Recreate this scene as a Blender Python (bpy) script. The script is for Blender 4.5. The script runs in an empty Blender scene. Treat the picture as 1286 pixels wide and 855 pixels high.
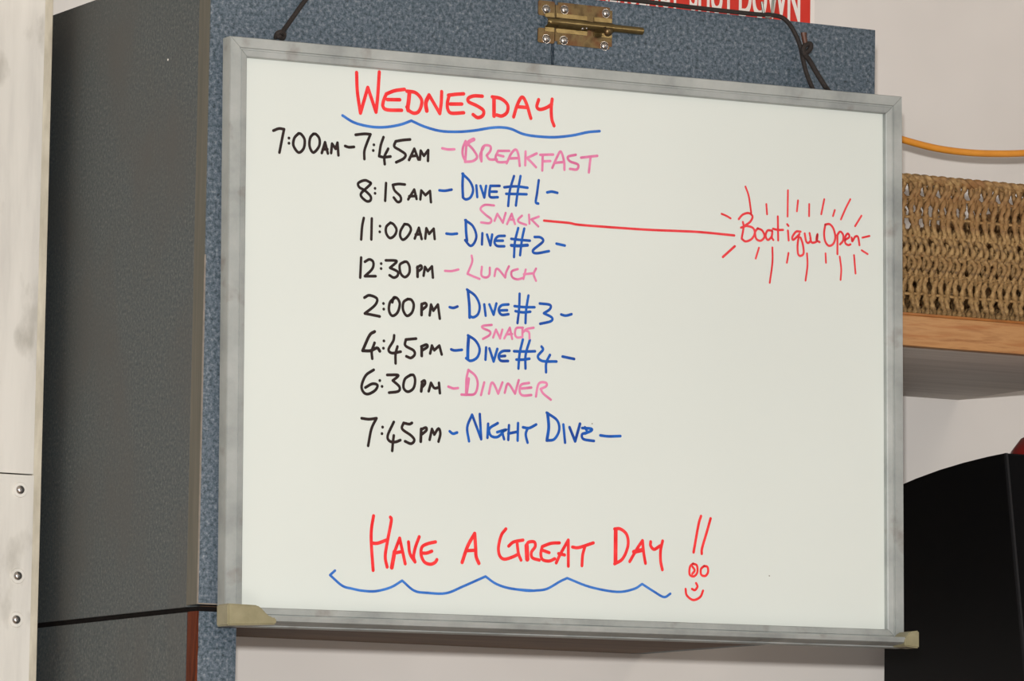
import bpy, bmesh, math, random
import numpy as np
from mathutils import Vector, Matrix

# ------------------------------------------------------------------ camera, world, lights, exposure
sc = bpy.context.scene
def rot(a, b, c):
    ca, sa = math.cos(a), math.sin(a); Rz = np.array([[ca,-sa,0],[sa,ca,0],[0,0,1]])
    cb, sb = math.cos(b), math.sin(b); Rx = np.array([[1,0,0],[0,cb,-sb],[0,sb,cb]])
    cc, s2 = math.cos(c), math.sin(c); Ry = np.array([[cc,0,s2],[0,1,0],[-s2,0,cc]])
    return Rz @ Rx @ Ry
CAM = np.array([-2.5311, -5.5118, -0.3568]); FPX = 6733.63
R = rot(-0.48837, 0.109195, -0.015793)
cam = bpy.data.cameras.new('camera'); co = bpy.data.objects.new('camera', cam); sc.collection.objects.link(co)
M = Matrix.Identity(4)
for i in range(3):
    M[i][0] = R[i,0]; M[i][1] = R[i,2]; M[i][2] = -R[i,1]; M[i][3] = CAM[i]
co.matrix_world = M
cam.sensor_width = 36; cam.lens = FPX/1286*36; cam.clip_start = .1; cam.clip_end = 60
sc.camera = co
w = bpy.data.worlds.new('room_light'); sc.world = w; w.use_nodes = True
w.node_tree.nodes['Background'].inputs[0].default_value = (.97, .97, 1.0, 1)
w.node_tree.nodes['Background'].inputs[1].default_value = .36
def area(name, loc, tgt, size, power, col):
    l = bpy.data.lights.new(name, 'AREA'); l.size = size; l.energy = power; l.color = col
    o = bpy.data.objects.new(name, l); sc.collection.objects.link(o); o.location = loc
    o.rotation_euler = (Vector(tgt)-Vector(loc)).to_track_quat('-Z','Y').to_euler(); return o
area('flash', (-2.48, -5.40, -.11), (.45, 0, .25), .07, 278, (1, .985, .965))
area('room_lamp', (1.6, -2.2, .9), (.6, 0, .3), .25, 4, (1, .9, .78))
area('low_fill', (-.5, -2.3, -1.0), (.35, 0, .0), .7, 9, (1, .97, .92))  # unseen fill, added to brighten the lower left of the board
sc.view_settings.view_transform = 'Standard'; sc.view_settings.look = 'None'
sc.view_settings.gamma = 1; sc.view_settings.use_curve_mapping = False
sc.view_settings.exposure = 0.0

# ------------------------------------------------------------------ helpers
def ray(u, v):
    d = R @ np.array([(u-643)/FPX, 1, -(v-427.5)/FPX]); return d
def at(u, v, y=0.0):
    d = ray(u, v); t = (y-CAM[1])/d[1]; return Vector(CAM+t*d)
def atx(u, v, x=0.0):
    d = ray(u, v); t = (x-CAM[0])/d[0]; return Vector(CAM+t*d)
def atz(u, v, z=0.0):
    d = ray(u, v); t = (z-CAM[2])/d[2]; return Vector(CAM+t*d)
def lin(c):
    return tuple(((x/255)/12.92 if x/255 <= .04045 else ((x/255+.055)/1.055)**2.4) for x in c)+(1,)
def nodes(name, rough=.5, metal=0, spec=.5):
    m = bpy.data.materials.new(name); m.use_nodes = True; nt = m.node_tree
    b = nt.nodes['Principled BSDF']; b.inputs['Roughness'].default_value = rough
    b.inputs['Metallic'].default_value = metal; b.inputs['Specular IOR Level'].default_value = spec
    return m, nt, b
def noise_mat(name, cols, scale, rough=.5, metal=0, detail=4, stretch=(1,1,1), bump=0, spec=.5, pos=None, nrough=.6, layer=None):
    m, nt, b = nodes(name, rough, metal, spec)
    tc = nt.nodes.new('ShaderNodeTexCoord'); mp = nt.nodes.new('ShaderNodeMapping'); mp.inputs['Scale'].default_value = stretch
    n = nt.nodes.new('ShaderNodeTexNoise'); n.inputs['Scale'].default_value = scale; n.inputs['Detail'].default_value = detail
    n.inputs['Roughness'].default_value = nrough
    r = nt.nodes.new('ShaderNodeValToRGB'); e = r.color_ramp.elements
    k = len(cols); pos = pos or [.32+.36*i/max(1,k-1) for i in range(k)]
    e[0].position = pos[0]; e[0].color = lin(cols[0]); e[1].position = pos[-1]; e[1].color = lin(cols[-1])
    for i in range(1, k-1): q = e.new(pos[i]); q.color = lin(cols[i])
    L = nt.links.new
    L(tc.outputs['Object'], mp.inputs[0]); L(mp.outputs[0], n.inputs['Vector']); L(n.outputs[0], r.inputs[0])
    out = r.outputs[0]
    if layer:   # (scale, stretch, colour, lo, hi): irregular stains laid over the base
        mp2 = nt.nodes.new('ShaderNodeMapping'); mp2.inputs['Scale'].default_value = layer[1]; mp2.inputs['Location'].default_value = (3.1,1.7,.4)
        n2 = nt.nodes.new('ShaderNodeTexNoise'); n2.inputs['Scale'].default_value = layer[0]; n2.inputs['Detail'].default_value = 5
        rr = nt.nodes.new('ShaderNodeMapRange'); rr.inputs[1].default_value = layer[3]; rr.inputs[2].default_value = layer[4]
        mx = nt.nodes.new('ShaderNodeMix'); mx.data_type = 'RGBA'; mx.inputs[7].default_value = lin(layer[2])
        L(tc.outputs['Object'], mp2.inputs[0]); L(mp2.outputs[0], n2.inputs['Vector']); L(n2.outputs[0], rr.inputs[0])
        L(rr.outputs[0], mx.inputs[0]); L(out, mx.inputs[6]); out = mx.outputs[2]
    L(out, b.inputs['Base Color'])
    if bump:
        bp = nt.nodes.new('ShaderNodeBump'); bp.inputs['Strength'].default_value = bump; bp.inputs['Distance'].default_value = .001
        L(n.outputs[0], bp.inputs['Height']); L(bp.outputs[0], b.inputs['Normal'])
    return m
def tag(o, label=None, cat=None, group=None, kind=None):
    for k, v in (('label',label),('category',cat),('group',group),('kind',kind)):
        if v: o[k] = v
    return o
def empty(name, loc, label, cat, group=None):
    o = bpy.data.objects.new(name, None); o.location = loc; o.empty_display_size = .05; sc.collection.objects.link(o)
    tag(o, label, cat, group); bpy.context.view_layer.update(); return o
def link(name, me, mat, parent=None, mw=None):
    o = bpy.data.objects.new(name, me)
    if mat and not me.materials: me.materials.append(mat)
    sc.collection.objects.link(o)
    if parent:
        o.parent = parent; o.matrix_parent_inverse = parent.matrix_world.inverted()
    if mw is not None: o.matrix_world = mw
    return o
def mesh(name, bm, mat, parent=None, smooth=False, mw=None, label=None):
    bmesh.ops.recalc_face_normals(bm, faces=bm.faces)
    me = bpy.data.meshes.new(name); bm.to_mesh(me); bm.free()
    if smooth:
        for p in me.polygons: p.use_smooth = True
        me.set_sharp_from_angle(angle=math.radians(40))
    o = link(name, me, mat, parent, mw)
    if label: o['label'] = label
    return o
def box(bm, a, b, bev=0):
    lo = [min(a[i],b[i]) for i in range(3)]; hi = [max(a[i],b[i]) for i in range(3)]
    r = bmesh.ops.create_cube(bm, size=1); vs = r['verts']
    for v in vs:
        for i in range(3): v.co[i] = (lo[i]+hi[i])/2 + v.co[i]*(hi[i]-lo[i])
    if bev:
        es = list({e for v in vs for e in v.link_edges})
        bmesh.ops.bevel(bm, geom=es, offset=bev, segments=2, affect='EDGES', profile=.6)
def BX(name, a, b, mat, parent=None, bev=0, mw=None, label=None):
    bm = bmesh.new(); box(bm, a, b, bev); return mesh(name, bm, mat, parent, bev > 0, mw, label)
def cyl(bm, p, q, r0, r1=None, n=16):
    p, q = Vector(p), Vector(q); r1 = r0 if r1 is None else r1
    d = q-p; m = Matrix.Translation((p+q)/2) @ d.to_track_quat('Z','Y').to_matrix().to_4x4()
    bmesh.ops.create_cone(bm, cap_ends=True, segments=n, radius1=r0, radius2=r1, depth=d.length, matrix=m)
def cr(pts, n=6):
    """Catmull-Rom through points; 'c' after a point makes it a corner"""
    runs, cur = [], []
    for p in pts:
        if isinstance(p, str):
            runs.append(cur); cur = [cur[-1]]
        else: cur.append(np.array(p, float))
    runs.append(cur); out = []
    for r_ in runs:
        if len(r_) < 2: continue
        e = [2*r_[0]-r_[1]]+r_+[2*r_[-1]-r_[-2]]
        for i in range(1, len(e)-2):
            p0, p1, p2, p3 = e[i-1:i+3]
            for k in range(n):
                t = k/n
                out.append(.5*((2*p1)+(p2-p0)*t+(2*p0-5*p1+4*p2-p3)*t*t+(3*p1-p0-3*p2+p3)*t**3))
        out.append(r_[-1])
    return out
def tube(bm, pts, r, n=8, twist=0.0, lobes=0):
    pts = [Vector(p) for p in pts]; prev = None; rings = []
    N = None
    for i, p in enumerate(pts):
        t = (pts[min(i+1,len(pts)-1)]-pts[max(i-1,0)]).normalized()
        if N is None:
            N = t.orthogonal().normalized()
        N = (N - t*N.dot(t)).normalized(); B = t.cross(N)
        rr = r(i/(len(pts)-1)) if callable(r) else r
        ring = []
        for k in range(n):
            a = 2*math.pi*k/n + twist*i
            q = rr*(1+(.18*math.cos(lobes*2*math.pi*k/n) if lobes else 0))
            ring.append(bm.verts.new(p+(N*math.cos(a)+B*math.sin(a))*q))
        rings.append(ring)
    for a, b in zip(rings, rings[1:]):
        for k in range(n): bm.faces.new((a[k], a[(k+1)%n], b[(k+1)%n], b[k]))
    bm.faces.new(rings[0][::-1]); bm.faces.new(rings[-1])
def dome(bm, c, n, r, h, seg=14):
    """flattened dome with its flat side at c, bulging along n"""
    n = Vector(n).normalized(); q = n.to_track_quat('Z','Y'); rings = []
    for j in range(5):
        a = j/5*math.pi/2; rings.append([bm.verts.new(Vector(c)+q@Vector((r*math.cos(a)*math.cos(2*math.pi*k/seg), r*math.cos(a)*math.sin(2*math.pi*k/seg), h*math.sin(a)))) for k in range(seg)])
    top = bm.verts.new(Vector(c)+n*h)
    for a, b in zip(rings, rings[1:]):
        for k in range(seg): bm.faces.new((a[k], a[(k+1)%seg], b[(k+1)%seg], b[k]))
    for k in range(seg): bm.faces.new((rings[-1][k], rings[-1][(k+1)%seg], top))
    bm.faces.new(rings[0][::-1])

# ------------------------------------------------------------------ materials
m_wall = noise_mat('painted_wall', [(214,209,203),(224,219,213)], 3, rough=.55, detail=3, bump=.05)
m_post = noise_mat('chalky_white_panel', [(198,195,188),(210,207,199),(216,213,205)], 6, rough=.6, detail=6, stretch=(6,6,.7), bump=.15,
                   layer=(11, (2.2,2.2,.9), (162,158,148), .58, .76))
m_strip = noise_mat('aged_caulk', [(168,160,142),(205,198,180)], 60, rough=.7, detail=5, stretch=(1,1,.25), bump=.3)
m_lam = noise_mat('speckled_blue_laminate', [(26,36,44),(62,78,88),(86,96,108),(132,140,144)], 225, rough=.5, detail=3, nrough=.75, pos=[.32,.45,.56,.72])
m_side = noise_mat('worn_grey_laminate', [(46,56,58),(64,72,74),(74,78,78),(100,102,100)], 260, rough=.6, detail=3, nrough=.7, pos=[.32,.45,.55,.7],
                   layer=(9, (1,1,.6), (72,72,70), .45, .75))
m_band = noise_mat('door_edge_band', [(78,76,66),(94,90,78)], 120, rough=.6, stretch=(1,1,.05))
m_glue = noise_mat('pale_edge_strip', [(112,104,94),(135,126,116)], 80, rough=.6)
m_raw = noise_mat('bare_red_brown_wood', [(72,28,11),(100,44,18),(56,20,7)], 60, rough=.75, stretch=(1,1,.12), bump=.4, spec=.15, layer=(50,(1,1,.3),(150,92,58),.66,.74))
m_dark = noise_mat('black_gap_shade', [(16,13,12),(24,20,18)], 60, rough=.9, spec=.1)
m_under = noise_mat('dark_plywood', [(88,66,48),(108,84,62)], 30, rough=.8, stretch=(.2,1,1))
m_board = noise_mat('dry_wipe_enamel', [(199,205,200),(203,209,204)], 2, rough=.35, detail=2, spec=.35)
m_alu = noise_mat('dull_aluminium', [(140,145,144),(160,165,163),(174,178,176)], 14, rough=.5, metal=.45, detail=6, stretch=(1,1,1), bump=.05,
                  layer=(22,(1,1,1),(120,112,104),.60,.80))
m_cap = noise_mat('tan_plastic', [(124,118,90),(140,134,106)], 40, rough=.4)
m_cord = noise_mat('black_cord', [(20,16,15),(42,34,30)], 400, rough=.8, bump=.5)
m_burnt = noise_mat('melted_brown_tip', [(60,34,22),(84,50,34)], 200, rough=.5)
m_brass = noise_mat('tarnished_brass', [(78,64,42),(106,90,60),(92,64,44)], 70, rough=.36, metal=.75, detail=5, layer=(40,(1,1,1),(96,58,36),.52,.75))
m_brass2 = noise_mat('brass_rod', [(108,92,58),(132,116,78)], 70, rough=.28, metal=.8)
m_chrome = noise_mat('polished_steel', [(165,163,160),(185,180,176)], 20, rough=.2, metal=.95)
m_steel = noise_mat('galvanised_wire', [(120,128,124),(150,156,150)], 120, rough=.35, metal=.7)
m_oak = noise_mat('oak_edge', [(138,92,52),(168,124,78),(154,108,64)], 9, rough=.45, detail=8, stretch=(1.6,1,16), bump=.1, layer=(14,(1,1,9),(150,96,52),.52,.66))
m_var = noise_mat('dark_varnish', [(128,76,26),(150,92,36)], 40, rough=.35)
m_grey = noise_mat('grey_painted_underside', [(176,168,160),(196,188,180)], 8, rough=.6, stretch=(.4,6,1), detail=5)
m_straw = noise_mat('twisted_seagrass', [(84,62,34),(136,106,64),(168,138,92)], 150, rough=.75, detail=5, bump=.6, layer=(26,(1,1,1),(128,90,50),.5,.72))
m_orange = noise_mat('orange_rubber', [(214,138,44),(226,150,54)], 30, rough=.4)
m_red = noise_mat('red_sign', [(206,46,34),(214,54,40)], 20, rough=.35)
m_white = noise_mat('sign_white', [(232,224,216),(238,232,226)], 20, rough=.4)
m_black = noise_mat('black_plastic', [(5,5,6),(8,8,9)], 300, rough=.55, spec=.15)
m_seam = noise_mat('charcoal_plastic', [(26,26,28),(31,31,33)], 200, rough=.6, spec=.2)
m_front = noise_mat('black_grille_cloth', [(7,7,8),(10,10,11)], 500, rough=.9, spec=.08)
m_redobj = noise_mat('red_plastic', [(120,22,20),(134,28,26)], 20, rough=.3)
m_floor = noise_mat('floor_boards', [(120,92,66),(146,114,84)], 6, rough=.5, stretch=(1,8,1))
m_ceil = noise_mat('ceiling_paint', [(222,218,210),(232,228,220)], 3, rough=.7)
def ink(name, a, b): return noise_mat(name, [a, b], 45, rough=.45, detail=2, spec=.3)
ink_red = ink('red_ink', (214,28,34), (230,58,60)); ink_black = ink('black_ink', (24,13,13), (40,24,22))
ink_blue = ink('blue_ink', (2,56,140), (10,90,178)); ink_pink = ink('pink_ink', (196,96,140), (216,130,168))
ink_wave = ink('worn_blue_ink', (34,92,174), (58,118,196)); ink_thin = ink('thin_red_ink', (204,36,46), (220,66,72))

# ------------------------------------------------------------------ setting
YW = .56                      # back wall
FZ, CZ = -1.35, 1.15
tag(BX('wall_back', (-2.6,YW,FZ), (3.6,YW+.08,CZ), m_wall), kind='structure')
tag(BX('floor', (-4.2,-7,FZ-.05), (3.6,YW,FZ), m_floor), kind='structure')
tag(BX('ceiling', (-4.2,-7,CZ), (3.6,YW,CZ+.05), m_ceil), kind='structure')

# white boxed-in panel at the left edge of the picture (upper and lower sheet, caulk strip, three screws)
GX = -.022; YP = .3617
pc = atx(56, 480, GX)         # where the strip's outer corner is seen
YP = pc.y
xs = at(41, 580, YP).x; zseam = at(20, 595, YP-.004).z
trim = bpy.data.objects.new('trim_1', None); trim.location = (-.3, YP, FZ); sc.collection.objects.link(trim); tag(trim, kind='structure')
trim['label'] = 'white painted panelling left of the cabinet with three screws'
bpy.context.view_layer.update()
BX('panel', (-.62, YP-.004, zseam+.0008), (xs, YW, CZ), m_post, trim, .001)
BX('panel', (-.62, YP-.006, FZ), (xs, YW, zseam-.0008), m_post, trim, .001)
BX('edge_strip', (xs+.0003, YP+.002, FZ), (GX, YW, CZ), m_strip, trim, .0015)
for (u, v) in ((25,615),(22,723),(20,778)):
    p = at(u, v, YP-.006); bm = bmesh.new()
    cyl(bm, p, p+Vector((0,-.0012,0)), .0095, .0088, 20)
    s = mesh('screw_washer', bm, m_post, trim, True)
    bm = bmesh.new(); dome(bm, p+Vector((0,-.0012,0)), (0,-1,0), .0055, .0035)
    mesh('screw', bm, m_chrome, s, True)

# ------------------------------------------------------------------ cabinet
WC, HC, T = .8935, .7417, .030
XS = .4458
YB = YW-.002
cab = empty('wall_cabinet', (WC/2, T, 0), 'blue-grey speckled laminate wall cabinet with two doors behind the whiteboard', 'cabinet')
def local(o): return o
BX('side_panel', (0, T+.0012, 0), (.018, YB, HC), m_side, cab, .0006, label='worn grey-green left side panel')
BX('side_panel', (WC-.018, T+.0012, 0), (WC, YB, HC), m_side, cab)
BX('top_panel', (.0182, T+.0012, HC-.018), (WC-.0182, YB, HC), m_side, cab)
BX('bottom_panel', (.0182, T+.0012, .0), (WC-.0182, YB, .018), m_under, cab, label='bare dark wooden underside')
BX('back_panel', (.0182, YB-.006, .0182), (WC-.0182, YB, HC-.0182), m_under, cab)
seam = .0022
dl = BX('door', (.0006, 0, .002), (XS-seam, T, HC), m_lam, cab, .0005)
BX('edge_band', (-.0002, .0016, .002), (.0006, T, HC), m_band, dl, label='grey-brown edge of the door')
BX('edge_strip', (-.0004, -.0006, .002), (.0011, .0012, .40), m_glue, dl, label='pale worn corner strip')
BX('edge_strip', (.0011, -.0006, .002), (.035, .001, .0034), m_glue, dl, label='pale strip along the bottom edge')
BX('door', (XS+seam, 0, .002), (WC, T, HC), m_lam, cab, .0005)

fp = atx(211, 75, -.0001); bm = bmesh.new(); dome(bm, fp, (-1,0,0), .0014, .0006, 8); mesh('paint_fleck', bm, m_white, cab, True)

# barrel bolt over the seam, measured on the door plane
def q(u, v): return at(u, v, 0)
X = lambda u, v=30: q(u, v).x
Z = lambda v, u=735: q(u, v).z
zc = q(735, 33).z                        # rod axis height
def zr(dv, u): return dv
px = 1/ (FPX/6.15)                       # metres per pixel at the door, roughly
hz = 27*px*1.02
def plate(name, x0, x1, z0, z1, mat, parent, r=.002, y0=-.0016, y1=-.0001):
    bm = bmesh.new(); box(bm, (x0,y0,z0), (x1,y1,z1))
    es = [e for e in bm.edges if abs((e.verts[0].co-e.verts[1].co).y) > 1e-5]
    bmesh.ops.bevel(bm, geom=es, offset=r, segments=4, affect='EDGES')
    return mesh(name, bm, mat, parent, True)
xa, xb = X(696.5, 33), X(768, 33)
bolt = plate('barrel_bolt', xa, xb, zc-hz, zc+hz, m_brass, cab, .0035); bolt['label'] = 'tarnished brass barrel bolt across the door seam'
kx0, kx1 = X(675,30), X(695.8,30)
for s in (-1, 1): plate('keeper_plate', kx0, kx1, zc+s*hz, zc+s*.0075, m_brass, bolt, .0012)
def arch(bm, x0, x1, r, th, n=12):
    """half-round strap over the rod, feet flaring on the plate"""
    prof = [(-r-.006,0),(-r-.001,0)]+[(-(r)*math.cos(a), .001+ (r)*1.15*math.sin(a)+.001) for a in [math.pi*k/n for k in range(n+1)]]+[(r+.001,0),(r+.006,0)]
    rows = []
    for x in (x0, x1):
        rows.append([bm.verts.new((x, -.0016-h-th, zc+z)) for z, h in prof]); rows.append([bm.verts.new((x, -.0012-h, zc+z)) for z, h in prof])
    a, b, c, d = rows
    for k in range(len(prof)-1):
        bm.faces.new((a[k],a[k+1],c[k+1],c[k])); bm.faces.new((b[k],b[k+1],d[k+1],d[k]))
        bm.faces.new((a[k],a[k+1],b[k+1],b[k])); bm.faces.new((c[k],c[k+1],d[k+1],d[k]))
    bm.faces.new((a[0],b[0],d[0],c[0])); bm.faces.new((a[-1],b[-1],d[-1],c[-1]))
bm = bmesh.new(); arch(bm, kx0+.009, kx1-.0008, .0052, .0008); mesh('keeper_strap', bm, m_brass2, bolt, True)
bm = bmesh.new(); arch(bm, xa+.001, X(736), .0056, .001); arch(bm, X(745), xb-.001, .0056, .001); mesh('barrel', bm, m_brass2, bolt, True)
bm = bmesh.new(); yr = -.0068; tube(bm, [(X(686),yr,zc),(X(688),yr,zc),(X(700),yr,zc),(X(790),yr,zc),(X(803),yr,zc),(X(804),yr,zc)], lambda t: .0046 if 0 < t < 1 else .0036, 16)
mesh('bolt_rod', bm, m_brass2, bolt, True)
bm = bmesh.new(); kp = Vector((X(754,38), yr, zc)); cyl(bm, kp, kp+Vector((.002,-.010,-.007)), .0028, .0026, 12); kq = kp+Vector((.002,-.010,-.007))
dome(bm, kq-Vector((0,-.001,0)), (.15,-.85,-.5), .0056, .004, 14); dome(bm, kq, (-.15,.85,.5), .0056, .002, 14); mesh('knob', bm, m_brass, bolt, True)
bm = bmesh.new(); dome(bm, (X(727), -.0095, zc-.0052), (0,-.8,-.6), .0018, .0012, 8); dome(bm, (X(732), -.0095, zc-.0042), (0,-.8,-.6), .0014, .001, 8); mesh('pin', bm, m_chrome, bolt, True)
for (u, v) in ((685,12),(685,49),(708,12.5),(707,51),(760,17),(758,58)):
    bm = bmesh.new(); p = q(u, v); p.y = -.0016; cyl(bm, p, p+Vector((0,-.0006,0)), .0054, .0054, 16); dome(bm, p+Vector((0,-.0006,0)), (0,-1,0), .0050, .0032)
    mesh('screw', bm, m_chrome, bolt, True)

# lower unit: side panel and a narrow front stile whose edging has come off
zt = q(250, 767.2).z
low = empty('lower_cabinet', (.02, T, -.42), 'lower blue-grey laminate unit with bare brown wood edge below the wall cabinet', 'cabinet')
xr = X(297, 785)
BX('side_panel', (.001, T+.001, -.42), (.019, YB, zt), m_side, low, label='worn grey-green side panel')
BX('front_stile', (.0014, 0, -.42), (xr, T, zt), m_lam, low, .0005)
bm = bmesh.new()
pts0 = []; random.seed(5)
n = 40
for i in range(n+1):
    z = -.42+(zt+.42)*i/n; pts0.append((z, .0075+.003*random.random(), .0003+.0012*random.random()))
for (z0,a0,d0),(z1,a1,d1) in zip(pts0, pts0[1:]):
    v = [bm.verts.new(c) for c in ((.0012,T-.001,z0),(-.0004-d0,T*.5,z0),(-.0002,-.0004-d0,z0),(a0*.2,-.0007,z0),(.0012,T-.001,z1),(-.0004-d1,T*.5,z1),(-.0002,-.0004-d1,z1),(a1*.2,-.0007,z1))]
    for k in range(3): bm.faces.new((v[k],v[k+1],v[k+5],v[k+4]))
bmesh.ops.remove_doubles(bm, verts=bm.verts, dist=1e-5)
mesh('bare_edge', bm, m_raw, low, True, label='splintered bare red-brown wood edge')
# black strip in the gap between the units, shade put into its colour
BX('gap_shade_strip', (.004, .004, zt+.0002), (xr-.004, YB, -.0002), m_dark, low)

# ------------------------------------------------------------------ whiteboard
W_, H_ = .86, .62703
BO = np.array([.0381, -.0299, -.0014]); RB = rot(.006, -.0049, -.0107)
# write rotation exactly as fitted
MB = Matrix.Identity(4)
for i in range(3):
    for j in range(3): MB[i][j] = RB[i,j]
    MB[i][3] = BO[i]
NB = RB[:,1]
def b2(u, v, h=0.0):
    """pixel -> whiteboard coordinates (x, z) on its surface"""
    d = ray(u, v); t = ((BO-h*NB-CAM) @ NB)/(d @ NB); p = RB.T @ (CAM+t*d-BO); return p[0], p[2]
wb = empty('whiteboard', MB @ Vector((W_/2, 0, -.02)), 'white dry-wipe board with aluminium frame and handwritten Wednesday schedule', 'whiteboard')
def BM(name, bm, mat, smooth=False, label=None, parent=None): return mesh(name, bm, mat, parent or wb, smooth, MB, label)
bm = bmesh.new(); box(bm, (-.012,0,-.012), (W_+.012,.009,H_+.012)); BM('writing_surface', bm, m_board)
FW = .0222
prof = [(0,.010),(0,-.0085),(.0008,-.0100),(.0120,-.0100),(.0128,-.0082),(.0142,-.0082),(.0150,-.0092),(.0212,-.0080),(FW,-.0070),(FW,-.0004),(.012,-.0002),(.012,.0092)]
def rail(side):
    bm = bmesh.new(); rows = []
    for e in (0, 1):
        row = []
        for o, y in prof:
            i = FW-o
            x0, x1, z0, z1 = -i, W_+i, -i, H_+i
            c = {'top': ((x0,y,z1),(x1,y,z1)), 'bottom': ((x0,y,z0),(x1,y,z0)), 'left': ((x0,y,z0),(x0,y,z1)), 'right': ((x1,y,z0),(x1,y,z1))}[side][e]
            c = Vector(c)
            g = .00025
            if side in ('top','bottom'): c.x += g if e == 0 else -g
            else: c.z += g if e == 0 else -g
            row.append(bm.verts.new(c))
        rows.append(row)
    n = len(prof)
    for k in range(n): bm.faces.new((rows[0][k], rows[0][(k+1)%n], rows[1][(k+1)%n], rows[1][k]))
    bm.faces.new(rows[0]); bm.faces.new(rows[1][::-1])
    return bm
for s in ('top','bottom','left','right'): BM('frame_rail', rail(s), m_alu)
# pen tray: shelf, up-turned lip and two tan end caps
bm = bmesh.new()
tp = [(-.0102,-.0200),(-.034,-.0185),(-.0375,-.0165),(-.0385,-.0125),(-.0375,-.0105),(-.0365,-.0125),(-.0350,-.0155),(-.0102,-.0172)]
ra = [bm.verts.new((.022,y,z)) for y,z in tp]; rb = [bm.verts.new((W_+.010,y,z)) for y,z in tp]
for k in range(len(tp)): bm.faces.new((ra[k],ra[(k+1)%8],rb[(k+1)%8],rb[k]))
bm.faces.new(ra); bm.faces.new(rb[::-1]); BM('pen_tray', bm, m_alu, True)
def cap(side):
    bm = bmesh.new()
    if side < 0:
        x0, x1, x2 = -.0330, .004, .020
        out = [(x0,.0015),(x1,.0005),(x1+.008,-.0045),(x2-.003,-.0125),(x2+.008,-.0130),(x2+.008,-.0205),(x0,-.0235)]
        yA, yB = -.0405, -.0385
        f = [bm.verts.new((x,-.0405 if x < x1+.001 else -.0400,z)) for x,z in out]
        b = [bm.verts.new((x,-.0103,z)) for x,z in out]
    else:
        x0 = W_-.006
        out = [(W_+.0245,-.002),(W_+.012,-.004),(W_+.006,-.0100),(W_+.004,-.0115),(W_+.004,-.0215),(W_+.0245,-.0235)]
        f = [bm.verts.new((x,-.0400,z)) for x,z in out]; b = [bm.verts.new((x,-.0103,z)) for x,z in out]
    n = len(out)
    for k in range(n): bm.faces.new((f[k],f[(k+1)%n],b[(k+1)%n],b[k]))
    bm.faces.new(f); bm.faces.new(b[::-1])
    bmesh.ops.bevel(bm, geom=list(bm.edges), offset=.0016, segments=3, affect='EDGES')
    BM('end_cap', bm, m_cap, True, label='tan plastic end cap')
cap(-1); cap(1)

# ---- handwriting: each stroke is a ribbon of ink on the board, each word a part
CR = {'A':(430,80,8.547),'B':(560,100,8.547),'C':(335,150,8.547),'D':(440,150,8.547),'E':(430,210,8.547),'F':(430,300,8.547),'G':(430,400,8.547),
      'H':(440,500,8.547),'b':(560,160,6.105),'I':(570,210,8.547),'J':(570,280,8.547),'K':(570,360,8.547),'L':(570,410,8.547),'M':(570,505,5.716),
      'N':(455,640,8.547),'O':(610,650,8.547),'P':(760,640,6.84),'Q':(900,225,10.683),'R':(980,260,10.683),'S':(880,210,5.342),
      'T':(400,630,4.748),'U':(640,630,4.748),'px':(0,0,1)}
lift = [0]
def ribbon(bm, pts, wd):
    """one flat, round-ended strip of ink"""
    lift[0] = (lift[0]+1) % 10; y = -.00015-.00003*lift[0]
    r = wd/2
    V = lambda p: bm.verts.new((p[0], y, p[1]))
    if len(pts) == 1:
        c = pts[0]; bm.faces.new([V(c+r*1.05*np.array([math.cos(k*math.pi/6), -math.sin(k*math.pi/6)])) for k in range(12)]); return
    P = [pts[0]]
    for p in pts[1:]:
        if np.linalg.norm(p-P[-1]) > 3e-4: P.append(p)
    if len(P) < 2: return
    D = [(b-a)/np.linalg.norm(b-a) for a, b in zip(P, P[1:])]
    T = [D[0]]+[(a+b)/max(np.linalg.norm(a+b), .3) for a, b in zip(D, D[1:])]+[D[-1]]
    L_, R_ = [], []
    for p, t in zip(P, T):
        n = np.array([-t[1], t[0]])*r; L_.append(V(p+n)); R_.append(V(p-n))
    for k in range(len(P)-1): bm.faces.new((L_[k], L_[k+1], R_[k+1], R_[k]))
    for p, t, a, b in ((P[-1], T[-1], L_[-1], R_[-1]), (P[0], -T[0], R_[0], L_[0])):
        n = np.array([-t[1], t[0]])
        bm.faces.new([a]+[V(p+r*(n*math.cos(k*math.pi/6)+t*math.sin(k*math.pi/6))) for k in range(1, 6)]+[b])
def word(text, mat, wpx, *chunks, noun='handwriting'):
    bm = bmesh.new(); s = 1/1010*wpx
    for crop, strokes in chunks:
        x0, y0, k = CR[crop]
        for st in strokes:
            wd = s
            if isinstance(st[0], float): wd = s*st[0]; st = st[1:]
            pts = [p if isinstance(p, str) else np.array(b2(x0+p[0]/k, y0+p[1]/k)) for p in st]
            if len(pts) == 1: ribbon(bm, pts, wd); continue
            runs = [[]]
            for p in pts:
                if isinstance(p, str): runs.append([runs[-1][-1]])
                else: runs[-1].append(p)
            for q_ in runs:
                if len(q_) > 1: ribbon(bm, cr(q_, 5), wd)
    me = bpy.data.meshes.new('handwriting'); bm.to_mesh(me); bm.free()
    o = link(noun, me, mat, wb, MB)
    if text: o['label'] = text
def strokes_apart(noun, mat, wpx, *chunks):
    for crop, strokes in chunks:
        for st in strokes: word(None, mat, wpx, (crop, [st]), noun=noun)
c = 'c'
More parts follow.
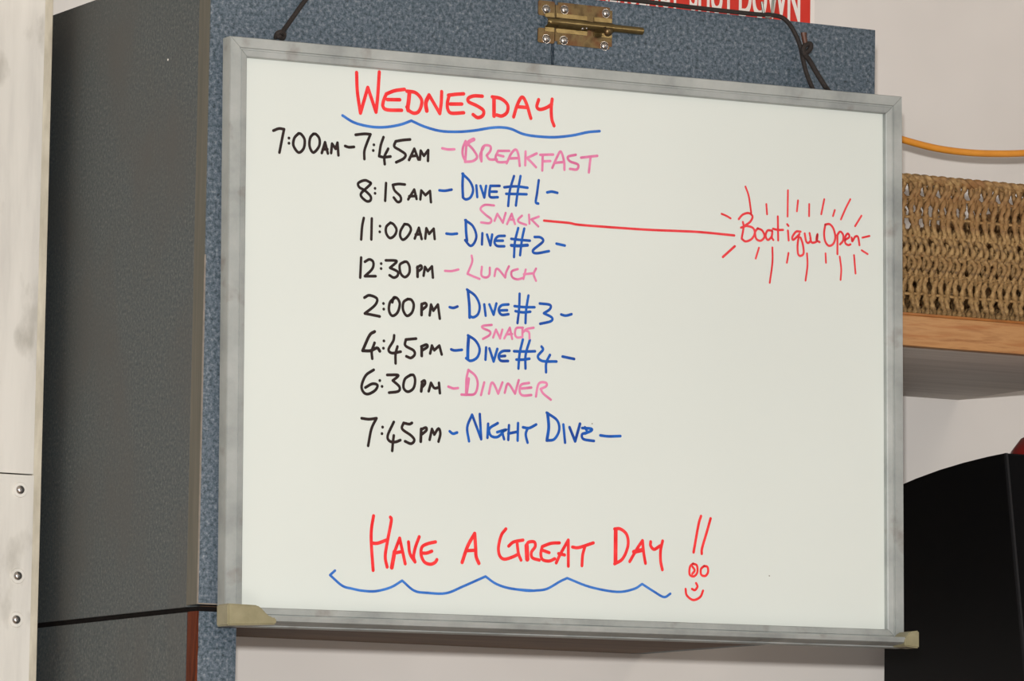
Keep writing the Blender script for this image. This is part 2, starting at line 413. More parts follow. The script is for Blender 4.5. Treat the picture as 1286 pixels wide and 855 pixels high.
word('red heading reading WEDNESDAY', ink_red, 4.4,
 ('A', [[(152,95),(160,300),(193,530),c,(272,255),c,(360,520),c,(378,350),(395,90)],
  [(665,275),(560,290),(470,325)],[(470,325),(440,400),(435,460),(480,495),(635,500)],[(480,385),(615,387)],
  [1.2,(718,310),(710,400),(700,470),(705,500)],[(690,295),(780,310),(840,370),(850,430),(820,510),(770,532),(715,505),(690,465)],
  [1.2,(905,505),(895,420),(930,340)],[(930,335),c,(1045,535),c,(1060,420),(1065,300)]]),
 ('B', [[(190,152),(100,158),(25,168)],[(35,165),(15,250),(20,320),(60,360),(190,355)],[(45,262),(170,262)],
  [(390,178),(300,175),(240,200),(245,240),(330,280),(400,330),(395,385),(340,408),(290,375)],
  [1.15,(515,200),(515,390)],[(495,185),(590,205),(660,270),(655,350),(600,390),(545,380)],
  [(725,400),(765,270),(815,188),(860,250),(910,415)],[(760,290),(880,300)],
  [(995,215),(975,290),(1010,320),(1080,300),(1135,265)],[(1140,210),(1130,300),(1135,420),(1160,495)]]))
word('blue wavy line under the heading', ink_wave, 3.3, ('px', [[(430,145),(445,154),(465,159),(483,159.7),(502,156.7),(516.5,151.6),c,(533,159),(553,164.5),(575,165.5),(595,164),(616,160.6),(630,160),(642,162),(656,168),(672,171),(696,172.3),(719,170),(738,166),(753,164.7)]]))
word('black text reading 7:00AM-7:45AM', ink_black, 3.5,
 ('C', [[(70,120),(130,98),(185,105),c,(165,200),(135,355)],[(237,200)],[(237,255)],
  [(340,150),(295,200),(285,280),(340,355),(395,310),(405,220),(370,160),(340,150)],[(500,155),(465,200),(460,290),(500,355),(560,290),(565,210),(530,160),(500,155)],
  [(590,360),(625,245),c,(655,365)],[(600,320),(650,320)],[(690,360),(700,260),c,(738,315),c,(758,250),c,(768,385)],[(840,285),(880,298),(935,295)]]),
 ('D', [[(55,165),(150,155),(215,160),c,(175,260),(150,340),(150,425)],[(252,272)],[(245,333)],
  [(355,190),(325,280),(308,395),c,(360,405),(430,398)],[(405,315),(365,400),(368,480)],[(640,215),(560,222),(485,235),c,(470,290),(530,330),(590,375),(570,420),(490,460)],
  [(628,435),(685,315),c,(728,430)],[(650,395),(710,388)],[(745,430),(755,335),c,(788,390),c,(835,330),c,(832,445)]]))
word('pink text reading - BREAKFAST', ink_pink, 3.2,
 ('D', [[(985,310),(1050,322),(1115,320)]]),
 ('b', [[(150,105),(130,155),(128,210),(150,262)],[1.5,(212,92),(180,108),(155,135)],[(155,140),(148,255)],[(160,125),(185,145),(215,180),(238,228),(205,258),(145,264)],
  [(272,260),(275,170),(300,138),(340,145),(340,180),(312,215),c,(335,245),(390,245)],[(290,150),(262,210),(270,255)],
  [(485,180),(400,180),c,(380,230),(400,265),(470,265)],[(400,212),(440,222)],[(465,275),(500,200),(535,170),(555,210),(565,295)],[(490,238),(560,235)],
  [(610,185),(607,290)],[(695,200),(620,235),c,(650,262),(690,305)],[(742,215),(738,330)],[(722,210),(822,208)],[(740,260),(800,258)],
  [(815,310),(850,230),(880,185),(905,260),(908,325)],[(835,272),(905,265)],[(995,210),(935,225),(950,260),(1012,285),(1003,322),(950,318)],
  [(1035,232),(1160,218)],[(1108,228),(1095,345)]]))
word('black text reading 8:15AM', ink_black, 3.4,
 ('E', [[(300,165),(240,140),(170,170),(180,215),(240,250),(300,310),(300,355),(260,365),(205,320),(200,280),(250,230),(302,180),(298,163)],[(350,227)],[(350,280)],[(468,170),(458,360)],
  [(670,185),(600,180),(540,190),c,(560,250),(620,310),(625,360),(590,372),(550,325)],[(705,345),(770,240),c,(795,340)],[(715,312),(790,308)],[(835,345),(845,250),c,(890,300),c,(940,255),c,(950,375)]]))
word('blue text reading - DIVE #1 -', ink_blue, 3.3,
 ('E', [[(1040,248),(1100,252),(1172,240)]]),
 ('I', [[1.1,(97,70),(92,200),(97,325)],[(90,70),(170,150),(205,240),(180,320),(130,345),(95,325)],[(240,195),(250,320)],[(285,200),(325,325),c,(345,200)],
  [(490,200),(390,200),c,(380,270),(390,320),(470,322)],[(390,262),(460,262)],[(645,95),(600,250),(582,415)],[(715,95),(685,260),(665,410)],[(540,215),(660,205),(790,220)],[(560,285),(780,290)],
  [(910,140),(890,290),(878,375),(905,390)],[(1000,270),(1050,262),(1110,275)]]))
word('pink text reading SNACK above DIVE #2', ink_pink, 2.9,
 ('I', [[(430,410),(330,405),(285,450),(340,510),(400,560),(380,600),(290,592)],[(435,575),(465,500),c,(525,595),c,(555,490)],[(570,610),(620,500),c,(655,610)],[(590,560),(645,565)],
  [(730,520),(690,560),(700,590),(775,618)],[(805,510),(810,605)],[(910,530),(830,560),c,(905,635)]]))
word('red line joining SNACK to Boatique Open', ink_thin, 3.0, ('px', [[(683,277),(700,278.6),(715,280),(725,282),(751,284.2),(810,288.3),(850,290),(880,291.5),(922,295.6)]]))
word('black text reading 11:00AM', ink_black, 3.4,
 ('E', [[(228,545),(210,640),(200,775)],[(315,550),(310,775)],[(403,632)],[(400,693)],[(515,595),(470,640),(470,710),(510,760),(560,730),(580,670),(550,615),(515,595)],
  [(665,610),(625,680),(620,740),(650,778),(700,740),(735,670),(710,620),(665,610)],[(775,765),(820,650),c,(850,770)],[(785,722),(840,718)],[(888,765),(900,655),c,(930,715),c,(980,660),c,(990,770)]]))
word('blue text reading - DIVE #2 -', ink_blue, 3.3,
 ('E', [[(1115,712),(1170,718),(1230,712)]]),
 ('J', [[1.1,(127,-30),(130,90),(140,190)],[(120,-30),(200,30),(240,130),(220,210),(175,245),(120,185)],[(305,110),(300,230)],[(355,125),(390,240),c,(410,125)],
  [(545,138),(470,145),(435,200),(460,245),(540,250)],[(440,190),(525,190)],[(690,55),(655,200),(645,365)],[(755,60),(730,180),(710,345)],[(615,170),(700,180),(815,190)],[1.2,(615,240),(690,245),(790,238)],
  [(865,150),(930,155),(955,200),(850,290),(880,325),(1020,302)],[(1100,222),(1190,242)]]))
word('black text reading 12:30PM', ink_black, 3.4,
 ('F', [[(200,200),(190,415)],[(240,245),(290,220),(330,250),(320,320),(240,400),c,(355,400)],[(415,265)],[(415,318)],[(465,230),(565,232),(578,250),(510,310),c,(590,350),(590,395),(550,415),(505,390)],
  [(665,245),(615,280),(625,370),(670,410),(715,370),(720,300),(695,250),(665,245)],[1.1,(806,405),(805,300)],[(800,310),(840,285),(850,315),(810,350)],[(870,395),(885,300),c,(915,345),c,(960,295),c,(970,415)]]))
word('pink text reading - LUNCH', ink_pink, 2.9,
 ('F', [[(1100,342),(1170,345),(1245,328)]]),
 ('J', [[(190,350),(195,420),(145,545),c,(200,570),(275,600)],[(300,470),(295,560),(340,585),(380,560),(385,480)],[(435,570),(450,500),(480,500),(550,585),c,(560,530),(590,465)],
  [(685,495),(620,520),(625,580),(680,605),(740,590)],[(770,500),(745,600)],[(750,550),(850,540)],[(880,490),(855,550),(880,620)]]))
word('black text reading 2:00PM', ink_black, 3.5,
 ('F', [[(235,630),(290,605),(370,640),(350,710),(240,800),c,(320,815),(400,832)],[(440,693)],[(443,753)],[(565,630),(510,680),(500,770),(535,825),(590,790),(615,700),(590,640),(550,630),(535,680)],
  [(700,645),(655,680),(650,760),(690,825),(745,790),(765,710),(740,655),(700,645)],[1.1,(848,815),(850,700)],[(850,700),(890,690),(900,720),(850,765)],[(935,820),(950,705),c,(975,770),c,(1025,705),c,(1045,855)]]))
word('blue text reading - DIVE #3 -', ink_blue, 3.3,
 ('F', [[(1150,732),(1190,740),(1235,725)]]),
 ('K', [[1.15,(150,40),(165,200),(168,330)],[(140,30),(230,100),(275,200),(260,290),(210,328),(170,315)],[(325,190),(340,310)],[(380,190),(425,300),c,(455,180)],
  [(585,190),(510,200),(480,250),(510,300),(585,295)],[(485,255),(570,252)],[(705,75),(700,230),(682,390)],[(800,95),(775,250),(768,390)],[(650,208),(740,218),(865,220)],[(660,262),(740,275),(820,268)],
  [(920,180),(1030,195),(1030,240),(965,285),c,(1050,330),(1040,370),(925,398)],[(1150,298),(1200,310),(1262,295)]]))
word('pink text reading SNACK above DIVE #4', ink_pink, 2.9,
 ('K', [[(405,410),(310,420),(310,445),(385,480),(380,520),(310,560)],[(420,545),(450,460),c,(495,555),c,(520,460)],[(540,555),(600,440),c,(625,560)],[(560,512),(625,508)],
  [(740,440),(670,445),(655,510),(680,545),(735,540)],[(735,440),(735,540)],[(855,440),(780,455),(740,490)],[(770,470),(805,490),(810,555)]]))
word('black text reading 4:45PM', ink_black, 3.5,
 ('G', [[1.1,(345,140),(290,180),(215,345),c,(300,345),(370,315),(400,350)],[(345,260),(315,350),(320,430)],[(445,240)],[(440,318)],[(555,180),(545,240),(495,330),(530,370),(625,355)],[(590,300),(570,380),(570,480)],
  [(790,215),(680,225),c,(675,290),(760,340),(775,385),(735,422),(685,405)],[1.1,(850,400),(850,300)],[(845,300),(900,280),(910,305),(850,345)],[(940,375),(960,290),c,(985,340),c,(1040,290),c,(1065,385)]]))
word('blue text reading - DIVE #4 -', ink_blue, 3.4,
 ('px', [[(566.5,438.7),(571,440),(580,439.2)]]),
 ('L', [[1.25,(158,105),(150,220),(148,340)],[(150,95),(230,150),(275,240),(250,330),(180,368),(130,340)],[(345,225),(338,355)],[(380,235),(425,375),c,(465,240)],
  [(595,260),(520,265),(480,310),(500,365),(580,370)],[(490,320),(550,315)],[(740,140),(705,290),(692,450)],[(815,145),(770,300),(768,450)],[(645,265),(760,268),(870,265)],[(670,355),(740,355),(810,345)],
  [(940,215),(955,250),(900,320),(950,370),(1100,375)],[(1030,305),(990,390),(988,490)],[(1165,322),(1290,348)]]))
word('black text reading 6:30PM', ink_black, 3.5,
 ('G', [[(335,550),(250,610),(205,720),(225,790),(275,810),(350,770),(375,715),(320,700),(245,740)],[(400,665)],[(425,728)],[(480,605),(590,605),(590,625),(540,665),c,(610,730),(600,780),(500,795)],
  [(730,605),(670,650),(655,740),(700,785),(760,750),(780,670),(765,610),(730,605)],[1.1,(845,780),(855,690)],[(850,680),(880,665),(885,700),(850,740)],[(925,780),(950,690),c,(985,745),(1030,740)],[(1035,690),(1045,800)]]))
word('pink text reading - DINNER', ink_pink, 3.1,
 ('G', [[(1135,730),(1190,750),(1240,745)]]),
 ('L', [[1.3,(157,560),(147,640),(132,730)],[(155,465),(135,560),(130,700)],[(155,465),(230,530),(255,620),(225,720),(140,732),(80,730)],[(325,600),(290,735)],[(375,720),(400,610),(430,620),(475,720),c,(520,600)],
  [(545,710),(570,620),(600,630),(655,720),c,(695,575)],[(805,605),(720,625),(705,700),(740,740),(830,735)],[(725,665),(830,655)],[(880,750),(900,640),(930,600),(990,605),(990,640),(930,670),c,(960,720),(1040,785)]]))
word('black text reading 7:45PM', ink_black, 3.5,
 ('H', [[(120,215),(200,225),(280,215),c,(225,330),(190,510)],[(345,310)],[(338,380)],[(465,255),(400,400),(420,460),(480,470),(535,450)],[(465,400),(455,480),(448,565)],
  [(660,265),(630,278),(570,265),c,(555,330),(650,400),(685,450),(650,488),(585,462)],[1.1,(755,465),(760,330)],[(760,335),(810,315),(815,345),(770,385)],[(850,445),(875,330),c,(900,390),c,(945,325),(965,380),(945,465)]]))
word('blue text reading - NIGHT DIVE -', ink_blue, 3.4,
 ('H', [[(1065,355),(1100,380),(1145,368)]]),
 ('M', [[(108,280),(95,180),(130,90),c,(195,265),c,(185,85)],[(245,155),(240,255)],[(315,150),(255,190),(265,240),(310,250),(350,220)],[(310,215),(380,195),(350,215),(360,265)],[(395,165),(390,270)],[(460,150),(457,275)],[(390,225),(455,212)],
  [(495,180),(540,185),(590,160)],[(530,185),(515,230),(528,290)],[1.2,(672,80),(680,180),(668,265)],[(665,75),(740,130),(755,200),(720,265),(665,275)],[(785,160),(797,290)],[1.1,(830,180),(870,280),c,(905,155)],
  [(920,185),(985,190),(985,205),(940,225)],[(940,180),(955,215),(920,230),(930,265),(1005,278)],[(1050,238),(1110,245),(1195,243)]]))
word('red text reading HAVE', ink_red, 4.1,
 ('N', [[(120,65),(98,200),(95,350),(115,650)],[(300,80),(310,120),(270,330),(245,500),(265,615)],[(95,355),(160,360),(260,325)],[1.25,(315,620),(345,450)],[(345,450),(400,305),c,(430,440),(460,580)],[(345,465),(420,450)],
  [(495,345),(510,470),(565,560),c,(550,500),(570,400),(610,290)],[(785,345),(700,365),(640,400),(630,480),(665,560),(730,585),(780,565),(800,535)],[(640,465),(690,465),(745,445)]]))
word('red text reading A', ink_red, 4.1, ('N', [
  [1.1,(1070,565),(1130,390),(1205,255),c,(1215,400),(1220,500),(1250,575)],[(1110,440),(1200,435)]]))
word('red text reading GREAT', ink_red, 4.0,
 ('O', [[(215,120),(165,190),(135,320),(150,410),(200,445),(290,420),(340,395)],[(245,305),(300,260),(400,240)],[(335,260),(350,380),(378,455)],[1.5,(438,300),(445,445)],[(440,290),(460,262),(520,260),(530,310),(490,370),(500,430),(575,455)],
  [(790,270),(700,275),(605,310),c,(590,390),(610,450),(680,465),(740,440)],[(610,350),(680,375)],[(755,485),(800,390),(885,240),c,(885,520)],[(780,385),(845,400)],[(930,315),(1000,320),(1155,270)],[(1065,305),(1040,400),(1032,515)]]))
word('red text reading DAY', ink_red, 4.0,
 ('P', [[1.35,(90,175),(88,455)],[(80,165),(130,165),(185,215),(195,310),(150,420),(80,465)],[(210,445),(270,340),(320,265),c,(330,370),(345,460)],[1.3,(245,362),(320,345)],[(390,275),(390,310),(420,340),(470,310)],[(492,268),(475,350),(475,440),(490,515)]]))
strokes_apart('exclamation_stroke', ink_red, 3.5, ('P', [[(822,55),(800,130),(758,365)],[(905,75),(870,200),(832,330),(829,378)]]))
word('red smiling face under the exclamation strokes', ink_red, 3.0,
 ('P', [[(755,463),(728,490),(725,555),(760,572),(790,540),(788,480),(755,463)],[(750,490),(768,520),(748,550)],[(850,483),(822,510),(825,558),(860,568),(883,535),(878,492),(850,483)],[(780,630),(792,660),(770,690),(745,680)],[(690,680),(700,735),(755,775),(815,750),(840,695)]]))
word('blue wavy line near the bottom', ink_wave, 3.0,
 ('T', [[(98,410),(68,437),c,(140,500),(200,518),(260,530),(340,533),(430,510),(498,470),c,(570,530),(650,543),(760,545),(860,505),(995,445),c,(1060,490),(1150,518),(1282,530)]]),
 ('U', [[(145,530),(220,520),(300,475),(343,455),c,(480,508),(640,537),(740,520),(790,490),c,(860,535),(920,568),(958,548)],[(144,530),(100,530),(0,516)]]))
word('red text reading Boatique Open', ink_thin, 2.9,
 ('Q', [[(295,535),(350,475),(430,455),(480,500),(450,570),(380,622),c,(480,650),(510,720),(470,800),(390,835),(335,800)],[(350,575),(360,640),(335,790)],[(325,650),(400,625)],
  [(550,660),(515,710),(530,800),(590,825),(640,770),(610,690),(550,660)],[(740,690),(680,690),(655,760),(685,815),(735,770),(745,700)],[(745,720),(740,780),(760,815)],[(820,500),(825,820)],[(755,665),(820,680),(890,680)],[(955,690),(965,820)],[(945,605),(962,625)]]),
 ('R', [[(270,330),(210,330),(160,400),(170,440),(230,390),(255,360)],[(250,370),(230,500),(235,620),(265,655),(310,620),(300,500),(270,410)],[(325,355),(345,460),(375,480),(405,440),(390,350)],[(400,420),(420,475),(470,470),(490,440),(497,360),(482,440),(525,470)],
  [(600,240),(585,350),(600,460),(650,520),(710,490),(735,400),(710,290),(660,230),(600,235)],[(765,380),(765,630)],[(760,380),(800,330),(840,370),(840,450),(800,500)],[(870,440),(925,400),(905,355),(870,400),(870,480),(910,510),(940,500)],
  [(955,410),(965,460),(1000,400),(1040,400),(1060,510)]]))
strokes_apart('ray_stroke', ink_thin, 2.6,
 ('Q', [[(385,100),(430,230),(462,450)],[(665,335),(675,470)],[(955,150),(950,500)],[(1090,285),(1075,430)],[(1240,335),(1238,495)],[(65,465),(125,490),(185,525)]]),
 ('R', [[(730,40),(705,120)],[(1100,410),(1195,388)],[(1090,580),(1170,630)]]),
 ('S', [[(1003,215),(970,280),(940,350)],[(828,215),(808,315)],[(1078,325),(1035,395)],[(390,540),(368,612)],[(480,538),(480,640),(462,775)],[(588,575),(577,640)],[(712,578),(715,660),(702,760)],[(837,578),(840,640)],
  [(932,600),(942,680),(938,755)],[(1028,590),(1038,712)],[1.2,(228,530),(148,602)]]))
strokes_apart('speck', ink('grey_mark', (120,116,110), (140,136,128)), 1.7, ('px', [[(966,723)],[(743.5,532)],[(300.5,740)]]))

# ------------------------------------------------------------------ hanging cord and hooks
def ct(u, v, y): return at(u, v, y)
tl = MB @ Vector((0, .0, H_+FW)); ytop = tl.y
hl = (432, -52)
cord = empty('hanging_cord', at(800, 0, -.012), 'black cord tied at the top corners of the whiteboard and looped over hooks', 'cord')
bm = bmesh.new()
P = [ct(351,44,ytop-.002),ct(356,38,-.022),ct(369,20,-.014),ct(385,-2,-.010),ct(410,-32,-.010),ct(432,-50,-.011),ct(460,-45,-.011),ct(560,-32,-.010),ct(700,-10,-.010),ct(800,1,-.010),ct(880,10.5,-.011),ct(950,18,-.011),ct(966,18.5,-.011),
     ct(982,22,-.012),ct(992,31,-.012),ct(1000,45,-.013),ct(1005,58,-.014),ct(1008,72,-.016),ct(1013,92,-.020),ct(1022,114.5,ytop-.002)]
pp = [Vector(p) for p in cr([tuple(p) for p in P], 8)]
tube(bm, pp, .0028, 9); mesh('rope', bm, m_cord, cord, True)
bm = bmesh.new()
P = [ct(1007,62,-.018),ct(1012,66,-.021),ct(1018,60,-.021),ct(1017,55,-.020),ct(1010,58,-.021),ct(1009,66,-.021),ct(1016,75,-.019),ct(1026,92,-.018),ct(1036,108,-.020),ct(1042,116,ytop-.002)]
tube(bm, cr([tuple(p) for p in P], 8), .0032, 9); mesh('knot', bm, m_cord, cord, True)
bm = bmesh.new(); tube(bm, [ct(1012,58,-.019),ct(1010.5,50,-.019),ct(1009.5,44,-.018),ct(1009.5,41,-.018)], lambda t: .0030+.0008*t, 9); mesh('cord_end', bm, m_burnt, cord, True, label='melted brown cord end')
bm = bmesh.new(); P = [ct(346,47.5,ytop-.003),ct(348,42,ytop-.008),ct(353,40,ytop-.009),ct(357,43,ytop-.006),ct(355,48,ytop-.003),ct(350,45,ytop-.010)]
tube(bm, cr([tuple(p) for p in P], 6), .0026, 9); mesh('knot', bm, m_cord, cord, True, label='small brownish knot')
def hook(u, v, label):
    base = ct(u, v, -.011); h = empty('screw_hook', (base.x+.004, base.y, CZ), label, 'hook', 'wire hooks holding the cord')
    bm = bmesh.new(); r = .0062; c_ = base+Vector((0,0,.0045))
    a = [(c_+Vector((-r*1.35,.0,.012)))]+[c_+Vector((r*math.cos(t),0,r*math.sin(t))) for t in [math.pi+math.pi*k/10 for k in range(11)]]+[c_+Vector((r+.001,0,.012)),c_+Vector((r+.003,0,.03)),Vector((c_.x+r+.003,c_.y,CZ-.0005))]
    tube(bm, a, .0016, 10); mesh('hook_wire', bm, m_steel, h, True)
    bm = bmesh.new(); cyl(bm, Vector((c_.x+r+.003,c_.y,CZ-.004)), Vector((c_.x+r+.003,c_.y,CZ)), .009, .010, 20); mesh('hook_collar', bm, m_steel, h, True)
hook(964, 20, 'grey wire hook holding the cord above the right part of the board')
hook(432, -49, 'grey wire hook holding the cord above the left part of the board')

# ------------------------------------------------------------------ red warning sign on the wall
ys = YW-.0005
e = at(1021.5, 20, ys).x; er = at(1015.8, 20, ys).x; zb = at(1010, 50, ys).z
sg = empty('warning_sign', (e-.2, ys, zb), 'red wall sign with white capitals above the cabinet reading SHUT DOWN', 'sign')
BX('sign_panel', (e-.50, ys-.003, zb), (e, ys, zb+.17), m_white, sg, label='white sign plate')
BX('sign_field', (e-.494, ys-.0036, zb+.006), (er, ys-.003, zb+.164), m_red, sg, label='red printed field')
def text(s, x0, x1, z0, h):
    cu = bpy.data.curves.new('lettering', 'FONT'); cu.body = s; cu.size = 1; cu.extrude = 0; cu.offset = .028
    o = bpy.data.objects.new('tmp', cu); sc.collection.objects.link(o); dg = bpy.context.evaluated_depsgraph_get()
    me = bpy.data.meshes.new_from_object(o.evaluated_get(dg)); bpy.data.objects.remove(o)
    xsv = [v.co.x for v in me.vertices]; ysv = [v.co.y for v in me.vertices]; a, b, c0, d = min(xsv), max(xsv), min(ysv), max(ysv)
    for v in me.vertices: v.co = ((x0+(v.co.x-a)/(b-a)*(x1-x0)), ys-.0039, z0+(v.co.y-c0)/(d-c0)*h)
    me.materials.clear(); link('lettering', me, m_white, sg)['label'] = 'white capitals reading '+s
tz = at(1000, 28.5, ys).z
text('SHUT', at(864,6,ys).x, at(920,6,ys).x, tz, .052); text('DOWN', at(926,10,ys).x, at(1003,20,ys).x, tz, .052)
text('EMERGENCY', at(738,0,ys).x, at(853,0,ys).x, tz, .052)

# ------------------------------------------------------------------ shelf
zu = at(1128, 497, YW).z
d = ray(1128, 432); t = (zu-CAM[2])/d[2]; YS = (CAM+t*d)[1]
ztop = at(1128, 391, YS).z
x0 = WC+.003; x1 = at(1286, 440, YS).x+.25
sh = empty('wall_shelf', ((x0+x1)/2, YW, zu), 'oak-fronted wall shelf with grey underside right of the whiteboard', 'shelf')
BX('shelf_board', (x0, YS+.0202, zu), (x1, YW-.0002, ztop-.003), m_grey, sh, .0008, label='grey painted shelf board')
BX('front_edge', (x0, YS, zu-.001), (x1, YS+.020, ztop-.0035), m_oak, sh, .0015, label='light oak front edge')
BX('varnish_edge', (x0, YS+.0004, ztop-.0035), (x1, YS+.020, ztop), m_var, sh, .0008, label='dark varnished top strip')
print('shelf', zu, YS, ztop)

# ------------------------------------------------------------------ seagrass basket
by0 = YS+.022
pt = at(1128, 218, by0); zB = ztop+.0005; zT = pt.z
bx0 = WC+.02; bx1 = at(1286, 300, by0).x+.12; by1 = YW-.07
print('basket', bx0, bx1, by0, by1, zB, zT, 'width visible', at(1286,300,by0).x-at(1126,300,by0).x)
bk = empty('basket', ((bx0+bx1)/2, (by0+by1)/2, zB), 'straw-coloured woven seagrass basket standing on the oak shelf', 'basket')
Hb = zT-zB
rows = 7
def strand_mesh(seed, par):
    rnd = random.Random(seed); bm = bmesh.new()
    # two seagrass cords wound about each other, swinging left and right so that gaps alternate between neighbours
    dx = [rnd.uniform(-.0014,.0014) for _ in range(rows+3)]; am = [rnd.uniform(.7,1.3) for _ in range(rows+3)]
    for s in (-1, 1):
        pts = []; N_ = 72
        for i in range(N_+1):
            t = i/N_; z = .003+t*(Hb-.006); k = t*rows; j = int(k); f = k-j
            wob = dx[j]*(1-f)+dx[j+1]*f; a = math.pi*k
            sw = .0019*am[j]*math.sin(2*math.pi*k*.5+(math.pi if par else 0)+.4*s)
            pts.append((s*.0026*math.cos(a*1.5)+wob+sw, -.0036*s*math.sin(a), z))
        tube(bm, pts, lambda q_: .0035+.0005*math.sin(q_*70+seed), 7, twist=.55, lobes=3)
    bmesh.ops.recalc_face_normals(bm, faces=bm.faces)
    me = bpy.data.meshes.new('strand'); bm.to_mesh(me); bm.free(); me.materials.append(m_straw)
    for p in me.polygons: p.use_smooth = True
    return me
SM = [strand_mesh(i, i % 2) for i in range(10)]
sp = .0108; rnd = random.Random(3)
def side(xa_, ya_, xb_, yb_, rz):
    L_ = math.hypot(xb_-xa_, yb_-ya_); n_ = int(L_/sp)
    for i in range(n_+1):
        t = i/n_; o = bpy.data.objects.new('strand', SM[rnd.randrange(5)*2+i%2]); sc.collection.objects.link(o)
        o.parent = bk; o.matrix_parent_inverse = bk.matrix_world.inverted()
        o.location = (xa_+(xb_-xa_)*t+rnd.uniform(-.001,.001), ya_+(yb_-ya_)*t, zB)
        o.rotation_euler = (0, rnd.uniform(-.02,.02), rz)
side(bx0, by0+.006, bx1, by0+.006, 0); side(bx0, by1, bx1, by1, 0)
side(bx0, by0+.018, bx0, by1-.012, math.pi/2); side(bx1, by0+.018, bx1, by1-.012, math.pi/2)
for r_ in range(1, rows):
    z = zB+.003+(r_-.5+.5)*(Hb-.006)/rows
    bm = bmesh.new(); y = by0+.006
    loop = [(bx0,y,z),(bx1,y,z),(bx1,by1,z),(bx0,by1,z),(bx0,y,z)]
    for a, b in zip(loop, loop[1:]):
        pa, pb = Vector(a), Vector(b); nseg = 30
        tube(bm, [pa.lerp(pb, i/nseg)+Vector((0,0,.0006*math.sin(i*2.1))) for i in range(nseg+1)], .0020, 6)
    mesh('warp_cord', bm, m_straw, bk, True)
bm = bmesh.new()     # braided rim
loop = [(bx0,by0+.006),(bx1,by0+.006),(bx1,by1),(bx0,by1),(bx0,by0+.006)]
for a, b in zip(loop, loop[1:]):
    L_ = math.hypot(b[0]-a[0], b[1]-a[1]); n_ = max(8, int(L_/.0125)*6)
    for s in range(2):
        pts = []
        for i in range(n_+1):
            t = i/n_; ang = math.pi*2*i/12+s*math.pi
            x = a[0]+(b[0]-a[0])*t; y = a[1]+(b[1]-a[1])*t; nx, ny = -(b[1]-a[1])/L_, (b[0]-a[0])/L_
            pts.append((x+nx*.003*math.cos(ang), y+ny*.003*math.cos(ang), zT-.004+.0028*math.sin(ang)))
        tube(bm, pts, .0042, 7)
mesh('rim', bm, m_straw, bk, True)
BX('base', (bx0, by0+.008, zB), (bx1, by1, zB+.004), m_straw, bk)

# ------------------------------------------------------------------ orange cable on the wall
bm = bmesh.new(); yc = YW-.24
pl = at(1060, 143, yc); pl.x = WC+.0052
P = [pl,at(1100,161,yc),at(1126,172.5,yc),at(1150,180,yc),at(1180,187,yc),at(1215,191.5,yc),at(1250,193,yc),at(1290,192,yc),at(1340,186,yc),at(1400,172,yc+.1),at(1440,150,YW-.006)]
tube(bm, cr([tuple(p) for p in P], 8), .0046, 12)
tag(mesh('cable', bm, m_orange, None, True), 'orange rubber cable sagging along the white wall above the basket', 'cable')

# ------------------------------------------------------------------ counter below the frame
ct_z = -.42
cn = empty('counter', (.6, .22, FZ), 'wooden counter below the cabinet, outside the picture', 'counter')
BX('counter_top', (-.04, -.02, ct_z-.03), (2.1, YW-.001, ct_z-.0002), m_under, cn)
BX('counter_body', (-.02, .03, FZ), (2.05, YW-.001, ct_z-.0302), m_side, cn)

# ------------------------------------------------------------------ black speaker on the counter
# side outline measured in the plane of its left side; front baffle leans back
SX = WC+.245
def sp_(u, v): p = atx(u, v, SX); return (p.y, p.z)
top = [sp_(1262,569), sp_(1240,573.5), sp_(1210,581), sp_(1180,590), sp_(1150,601), sp_(1128,610.5)]
print('speaker', top)
yf, zf = top[0]; yb, zb_ = top[-1]
fb = sp_(1288, 862); slope = (fb[0]-yf)/(fb[1]-zf)
front_bottom = (yf+slope*(ct_z-zf)*.75, ct_z)
back = [(yb+.012, zb_-.012), (YW-.012 if yb+.03 > YW-.012 else yb+.03, zb_-.05)]
outline = [front_bottom, (yf+slope*(-.10-zf), -.10)]+top+back+[(back[-1][0], ct_z)]
spk = empty('speaker', (SX+.11, .25, ct_z), 'black speaker with curved top at the right edge under the shelf', 'speaker')
def prism(bm, out, xa_, xb_, inset=0, sx=0):
    n_ = len(out); cy = sum(p[0] for p in out)/n_; cz_ = sum(p[1] for p in out)/n_
    ra = [bm.verts.new((xa_, p[0]+(cy-p[0])*inset*.25, p[1]-(.010*inset if p[1] > cz_ else 0))) for p in out]
    rm = [bm.verts.new((xa_+.012, p[0], p[1])) for p in out]
    rn = [bm.verts.new((xb_-.012, p[0], p[1])) for p in out]
    rb_ = [bm.verts.new((xb_, p[0]+(cy-p[0])*inset*.25, p[1]-(.010*inset if p[1] > cz_ else 0))) for p in out]
    for A_, B_ in ((ra,rm),(rm,rn),(rn,rb_)):
        for k in range(n_): bm.faces.new((A_[k],A_[(k+1)%n_],B_[(k+1)%n_],B_[k]))
    bm.faces.new(ra); bm.faces.new(rb_[::-1])
bm = bmesh.new(); prism(bm, outline, SX, SX+.24, 0.0); mesh('housing', bm, m_black, spk, True)
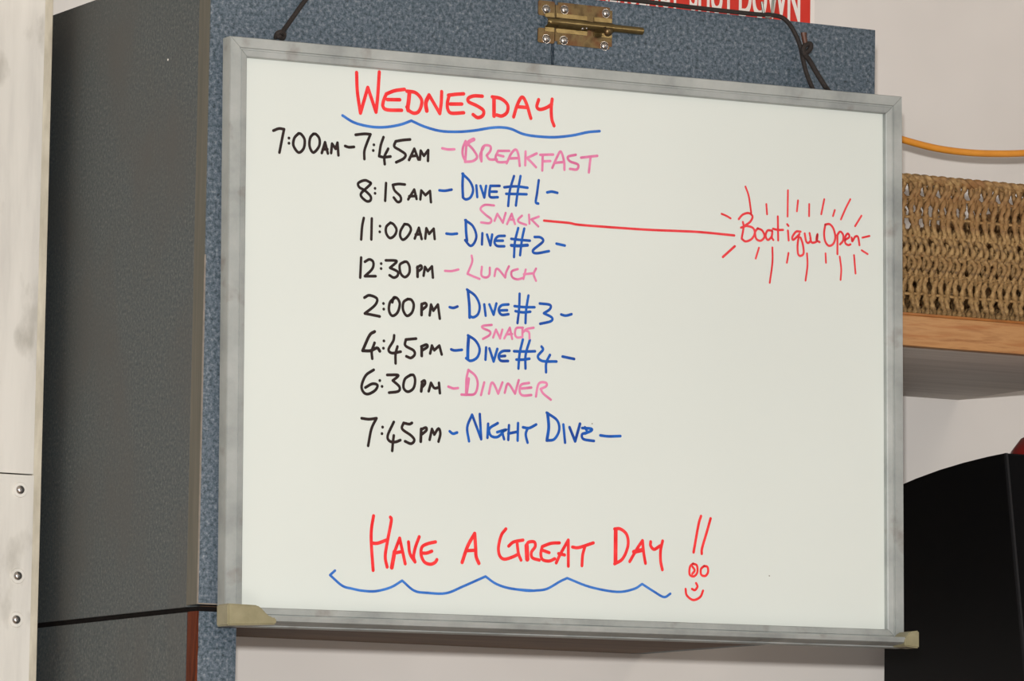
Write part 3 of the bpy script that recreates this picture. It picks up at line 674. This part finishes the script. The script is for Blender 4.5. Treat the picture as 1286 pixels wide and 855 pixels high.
# thin seam strip along the front edge, then the grille
bm = bmesh.new()
fo = [front_bottom, (yf+slope*(-.10-zf), -.10), (yf,zf)]
for k in range(2):
    (ya,za),(yb2,zb2) = fo[k], fo[k+1]
    vs = [bm.verts.new(c_) for c_ in ((SX-.0008,ya+.001,za),(SX-.0008,ya-.004,za),(SX-.0008,yb2-.004,zb2),(SX-.0008,yb2+.001,zb2),(SX+.002,ya+.001,za),(SX+.002,ya-.004,za),(SX+.002,yb2-.004,zb2),(SX+.002,yb2+.001,zb2))]
    for f in ((0,1,2,3),(4,5,6,7),(0,1,5,4),(3,2,6,7),(1,2,6,5),(0,3,7,4)): bm.faces.new([vs[i] for i in f])
mesh('edge_trim', bm, m_seam, spk, label='charcoal edge line')
bm = bmesh.new()
for k in range(2):
    (ya,za),(yb2,zb2) = fo[k], fo[k+1]
    vs = [bm.verts.new(c_) for c_ in ((SX+.002,ya-.0005,za),(SX+.002,ya-.0035,za),(SX+.002,yb2-.0035,zb2-.002),(SX+.002,yb2-.0005,zb2-.002),(SX+.238,ya-.0005,za),(SX+.238,ya-.0035,za),(SX+.238,yb2-.0035,zb2-.002),(SX+.238,yb2-.0005,zb2-.002))]
    for f in ((0,1,2,3),(4,5,6,7),(0,1,5,4),(3,2,6,7),(1,2,6,5),(0,3,7,4)): bm.faces.new([vs[i] for i in f])
mesh('grille', bm, m_front, spk)

# red rounded object resting on the speaker
rc = Vector((SX+.130, yf+.075, zf-.004)); bm = bmesh.new(); seg = 32
prof_ = [(.070,0),(.072,.003),(.070,.006),(.064,.006),(.060,.018),(.048,.034),(.030,.043),(0,.046)]
rings = [[bm.verts.new(rc+Vector((r*math.cos(2*math.pi*k/seg), r*math.sin(2*math.pi*k/seg), h))) for k in range(seg)] for r, h in prof_[:-1]]
tp_ = bm.verts.new(rc+Vector((0,0,.046)))
for a, b in zip(rings, rings[1:]):
    for k in range(seg): bm.faces.new((a[k],a[(k+1)%seg],b[(k+1)%seg],b[k]))
for k in range(seg): bm.faces.new((rings[-1][k], rings[-1][(k+1)%seg], tp_))
bm.faces.new(rings[0][::-1])
tag(mesh('upturned_bowl', bm, m_redobj, None, True), 'red rounded plastic item on top of the black speaker', 'bowl')
